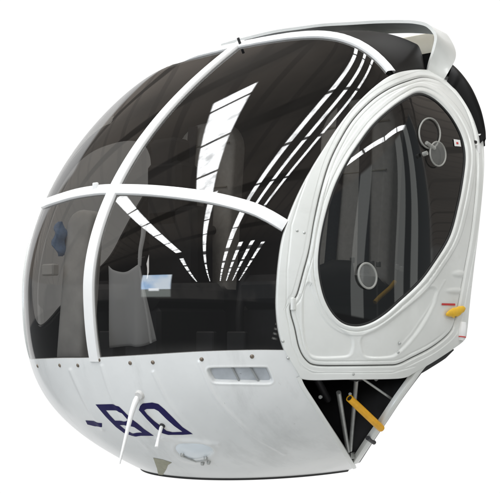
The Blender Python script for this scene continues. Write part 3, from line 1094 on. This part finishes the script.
# blue cloth bundle beside the console
t = np.linspace(0, 2 * math.pi, 20, endpoint=False)
cl = []
for k, zc2 in enumerate(np.linspace(.265, .385, 14)):
    rr = .024 * math.sin(math.pi * (k + .6) / 14.2) ** .6 * (1 + .25 * np.sin(3 * t + k * .8))
    cl.append(np.stack([  .42 + rr * np.cos(t), -.475 + rr * np.sin(t) + .005 * math.sin(k), np.full(20, zc2)], 1))
mb = MB(); mb.grid(np.array(cl), close_j=True); mb.f.append(tuple(range(20))[::-1]); mb.f.append(tuple(13 * 20 + i for i in range(20)))
tag(mb.build('cloth_bundle', BLUE), 'small crumpled blue cloth tucked beside the grey console inside the left glass', 'cloth')

# ================================================================ LIGHT: the hangar it stood in, as an environment
w = bpy.data.worlds.new('World'); scene.world = w; w.use_nodes = True
nt = w.node_tree; N = nt.nodes.new; L = nt.links.new
bg = nt.nodes['Background']
tc = N('ShaderNodeTexCoord')
sep = N('ShaderNodeSeparateXYZ'); L(tc.outputs['Generated'], sep.inputs[0])
DX, DY, DZ = sep.outputs


def M(op, a, b=None, c=None, clamp=False):
    n = N('ShaderNodeMath'); n.operation = op; n.use_clamp = clamp
    for i, v in enumerate((a, b, c)):
        if v is None: continue
        if isinstance(v, (int, float)): n.inputs[i].default_value = v
        else: L(v, n.inputs[i])
    return n.outputs[0]


def SM(x, a, b):
    n = N('ShaderNodeMapRange'); n.interpolation_type = 'SMOOTHSTEP'
    n.inputs['From Min'].default_value = a; n.inputs['From Max'].default_value = b
    L(x, n.inputs['Value'])
    return n.outputs['Result']


def MIX(f, a, b):
    n = N('ShaderNodeMix'); n.data_type = 'RGBA'
    if isinstance(f, (int, float)): n.inputs['Factor'].default_value = f
    else: L(f, n.inputs['Factor'])
    for s, v in ((n.inputs[6], a), (n.inputs[7], b)):
        if isinstance(v, tuple): s.default_value = (*v, 1)
        else: L(v, s)
    return n.outputs[2]


def box01(x, a, b, e):
    return M('MULTIPLY', SM(x, a - e, a + e), M('SUBTRACT', 1, SM(x, b - e, b + e)))


zpos = M('MAXIMUM', DZ, .02)
cx, cy = M('DIVIDE', DX, zpos), M('DIVIDE', DY, zpos)
EA = math.radians(21.5)
al = M('ADD', M('MULTIPLY', cx, math.cos(EA)), M('MULTIPLY', cy, math.sin(EA)))
ac = M('ADD', M('MULTIPLY', cx, -math.sin(EA)), M('MULTIPLY', cy, math.cos(EA)))
rowsum = None
# roof-light rows: offset at al = 0, drift per metre along, half width, from, to
for c, k, hw, a0, a1 in ((-1.03, .12, .055, -.05, 1.85), (-.60, -.112, .045, 2.25, 9), (-.425, .09, .060, -.435, .60), (-.285, -.028, .026, .60, 9),
                         (.045, .0, .019, -.9, .95), (.165, .0, .016, -.9, 1.0), (.285, .0, .014, -.9, 1.15), (.03, .027, .034, .98, 9),
                         (.17, .066, .036, 1.85, 9), (.31, .106, .036, 1.85, 9), (.46, .150, .036, 1.95, 9),
                         (1.30, -.60, .046, .0, .80), (1.30, -.22, .044, -.95, .0)):
    acs = M('SUBTRACT', ac, M('MULTIPLY', al, k)) if k else ac
    r = M('MULTIPLY', box01(acs, c - hw, c + hw, .006), box01(al, a0, a1, .01))
    rowsum = r if rowsum is None else M('MAXIMUM', rowsum, r)
seg = M('ABSOLUTE', M('SUBTRACT', M('FRACT', M('DIVIDE', al, .34)), .5))
seg = M('SUBTRACT', 1, SM(seg, .455, .475))
seg2 = SM(M('ABSOLUTE', M('SUBTRACT', M('FRACT', M('DIVIDE', al, .85)), .5)), .10, .13)
far = SM(al, 1.9, 2.1)
seg = M('MULTIPLY', seg, M('SUBTRACT', 1, M('MULTIPLY', far, M('SUBTRACT', 1, seg2))))
dirt_ = N('ShaderNodeTexNoise'); dirt_.inputs['Scale'].default_value = 16; dirt_.inputs['Detail'].default_value = 4
L(tc.outputs['Generated'], dirt_.inputs['Vector'])
rowsum = M('MULTIPLY', rowsum, M('ADD', .04, M('MULTIPLY', seg, .96)))
rowsum = M('MULTIPLY', rowsum, M('ADD', .55, M('MULTIPLY', SM(dirt_.outputs['Fac'], .30, .52), .45)))
# roof cladding and trusses
truss = SM(M('ABSOLUTE', M('SUBTRACT', M('FRACT', M('DIVIDE', al, .68)), .5)), .40, .44)
purl = SM(M('ABSOLUTE', M('SUBTRACT', M('FRACT', M('DIVIDE', ac, .16)), .5)), .38, .42)
nz_ = N('ShaderNodeTexNoise'); nz_.inputs['Scale'].default_value = 3.5; nz_.inputs['Detail'].default_value = 5
L(tc.outputs['Generated'], nz_.inputs['Vector'])
ceil = MIX(M('MULTIPLY', truss, .75), (.43, .385, .345), (.09, .085, .08))
ceil = MIX(M('MULTIPLY', purl, .35), ceil, (.15, .14, .14))
ceil = MIX(SM(nz_.outputs['Fac'], .35, .75), ceil, (.30, .28, .26))
ceil = MIX(SM(al, .7, 2.2), ceil, (.16, .155, .155))
col = MIX(rowsum, ceil, (18.5, 18.8, 19.))
# walls
az = M('ARCTAN2', DY, DX)
st = SM(M('ADD', M('SINE', M('MULTIPLY', az, 27)), M('MULTIPLY', .9, M('SINE', M('ADD', M('MULTIPLY', az, 11.3), 1.2)))), .25, .60)
wall = MIX(st, (.25, .27, .28), (1.25, 1.3, 1.27))
wall_port = box01(az, math.radians(68), math.radians(150), .05)
wall = MIX(wall_port, MIX(SM(nz_.outputs['Fac'], .4, .6), (.2, .21, .22), (.42, .41, .40)), wall)
tanel = M('DIVIDE', DZ, M('SQRT', M('SUBTRACT', 1.0001, M('MULTIPLY', DZ, DZ))))
wall_m = M('SUBTRACT', 1, SM(tanel, .62, .66))
wall_p = M('MULTIPLY', wall_m, wall_port)
low_w = M('SUBTRACT', 1, SM(tanel, .085, .10))
col = MIX(M('MAXIMUM', wall_p, low_w), col, wall)
# open hangar door: bright sky
dm = M('MULTIPLY', box01(az, math.radians(-17.5), math.radians(-2), .01), box01(tanel, -.035, .215, .006))
sky = MIX(SM(nz_.outputs['Fac'], .4, .62), (4.2, 6.4, 9.5), (8.5, 9.5, 10.5))
apron = M('SUBTRACT', 1, SM(tanel, .012, .02))
sky = MIX(apron, sky, (2.2, 2.4, 2.3))
plane = M('MULTIPLY', box01(az, math.radians(-13.5), math.radians(-8), .01), box01(tanel, .004, .028, .006))
sky = MIX(plane, sky, (12., 12.5, 13.))
col = MIX(dm, col, sky)
# floor
fl_m = M('SUBTRACT', 1, SM(tanel, -.05, -.04))
fl_c = MIX(SM(nz_.outputs['Fac'], .3, .7), (.53, .545, .55), (.95, .95, .93))
fl_c = MIX(SM(tanel, -.55, -.30), fl_c, (.17, .175, .18))  # far floor darkened to weaken its reflection in the lower glass
fl_c = MIX(M('SUBTRACT', 1, SM(tanel, -3.5, -.8)), fl_c, (.26, .27, .275))  # shadow beneath the cabin painted into the floor colour
col = MIX(fl_m, col, fl_c)
# white studio cut-out side, behind the cabin
back = M('ADD', M('MULTIPLY', DX, -math.cos(P['th'])), M('MULTIPLY', DY, -math.sin(P['th'])))
hor = M('SQRT', M('ADD', M('MULTIPLY', DX, DX), M('MULTIPLY', DY, DY)))
inb = M('MULTIPLY', SM(M('DIVIDE', back, hor), math.cos(math.radians(36)), math.cos(math.radians(33))), box01(tanel, -.55, .50, .02))
col = MIX(inb, col, (1.03, 1.03, 1.03))
L(col, bg.inputs['Color'])
bg.inputs['Strength'].default_value = 1.0
w.cycles.sampling_method = 'MANUAL'
w.cycles.sample_map_resolution = 2048

# ================================================================ CAMERA
cam = bpy.data.cameras.new('Camera')
co = bpy.data.objects.new('Camera', cam)
COL.objects.link(co)
co.location = EYE
d = Vector(-AX)
co.rotation_euler = d.to_track_quat('-Z', 'Y').to_euler()
cam.sensor_width = 36
cam.lens = P['F'] / 500 * 36
cam.shift_x = (250 - P['x0']) / 500
cam.shift_y = (P['y0'] - 246.5) / 500
cam.clip_end = 200
scene.camera = co

scene.view_settings.view_transform = 'Standard'
scene.view_settings.look = 'None'
scene.view_settings.exposure = 0
scene.view_settings.gamma = 1
scene.render.engine = 'CYCLES'
scene.cycles.use_denoising = True
scene.cycles.max_bounces = 10
scene.cycles.transparent_max_bounces = 24
scene.cycles.glossy_bounces = 5
scene.cycles.caustics_reflective = False
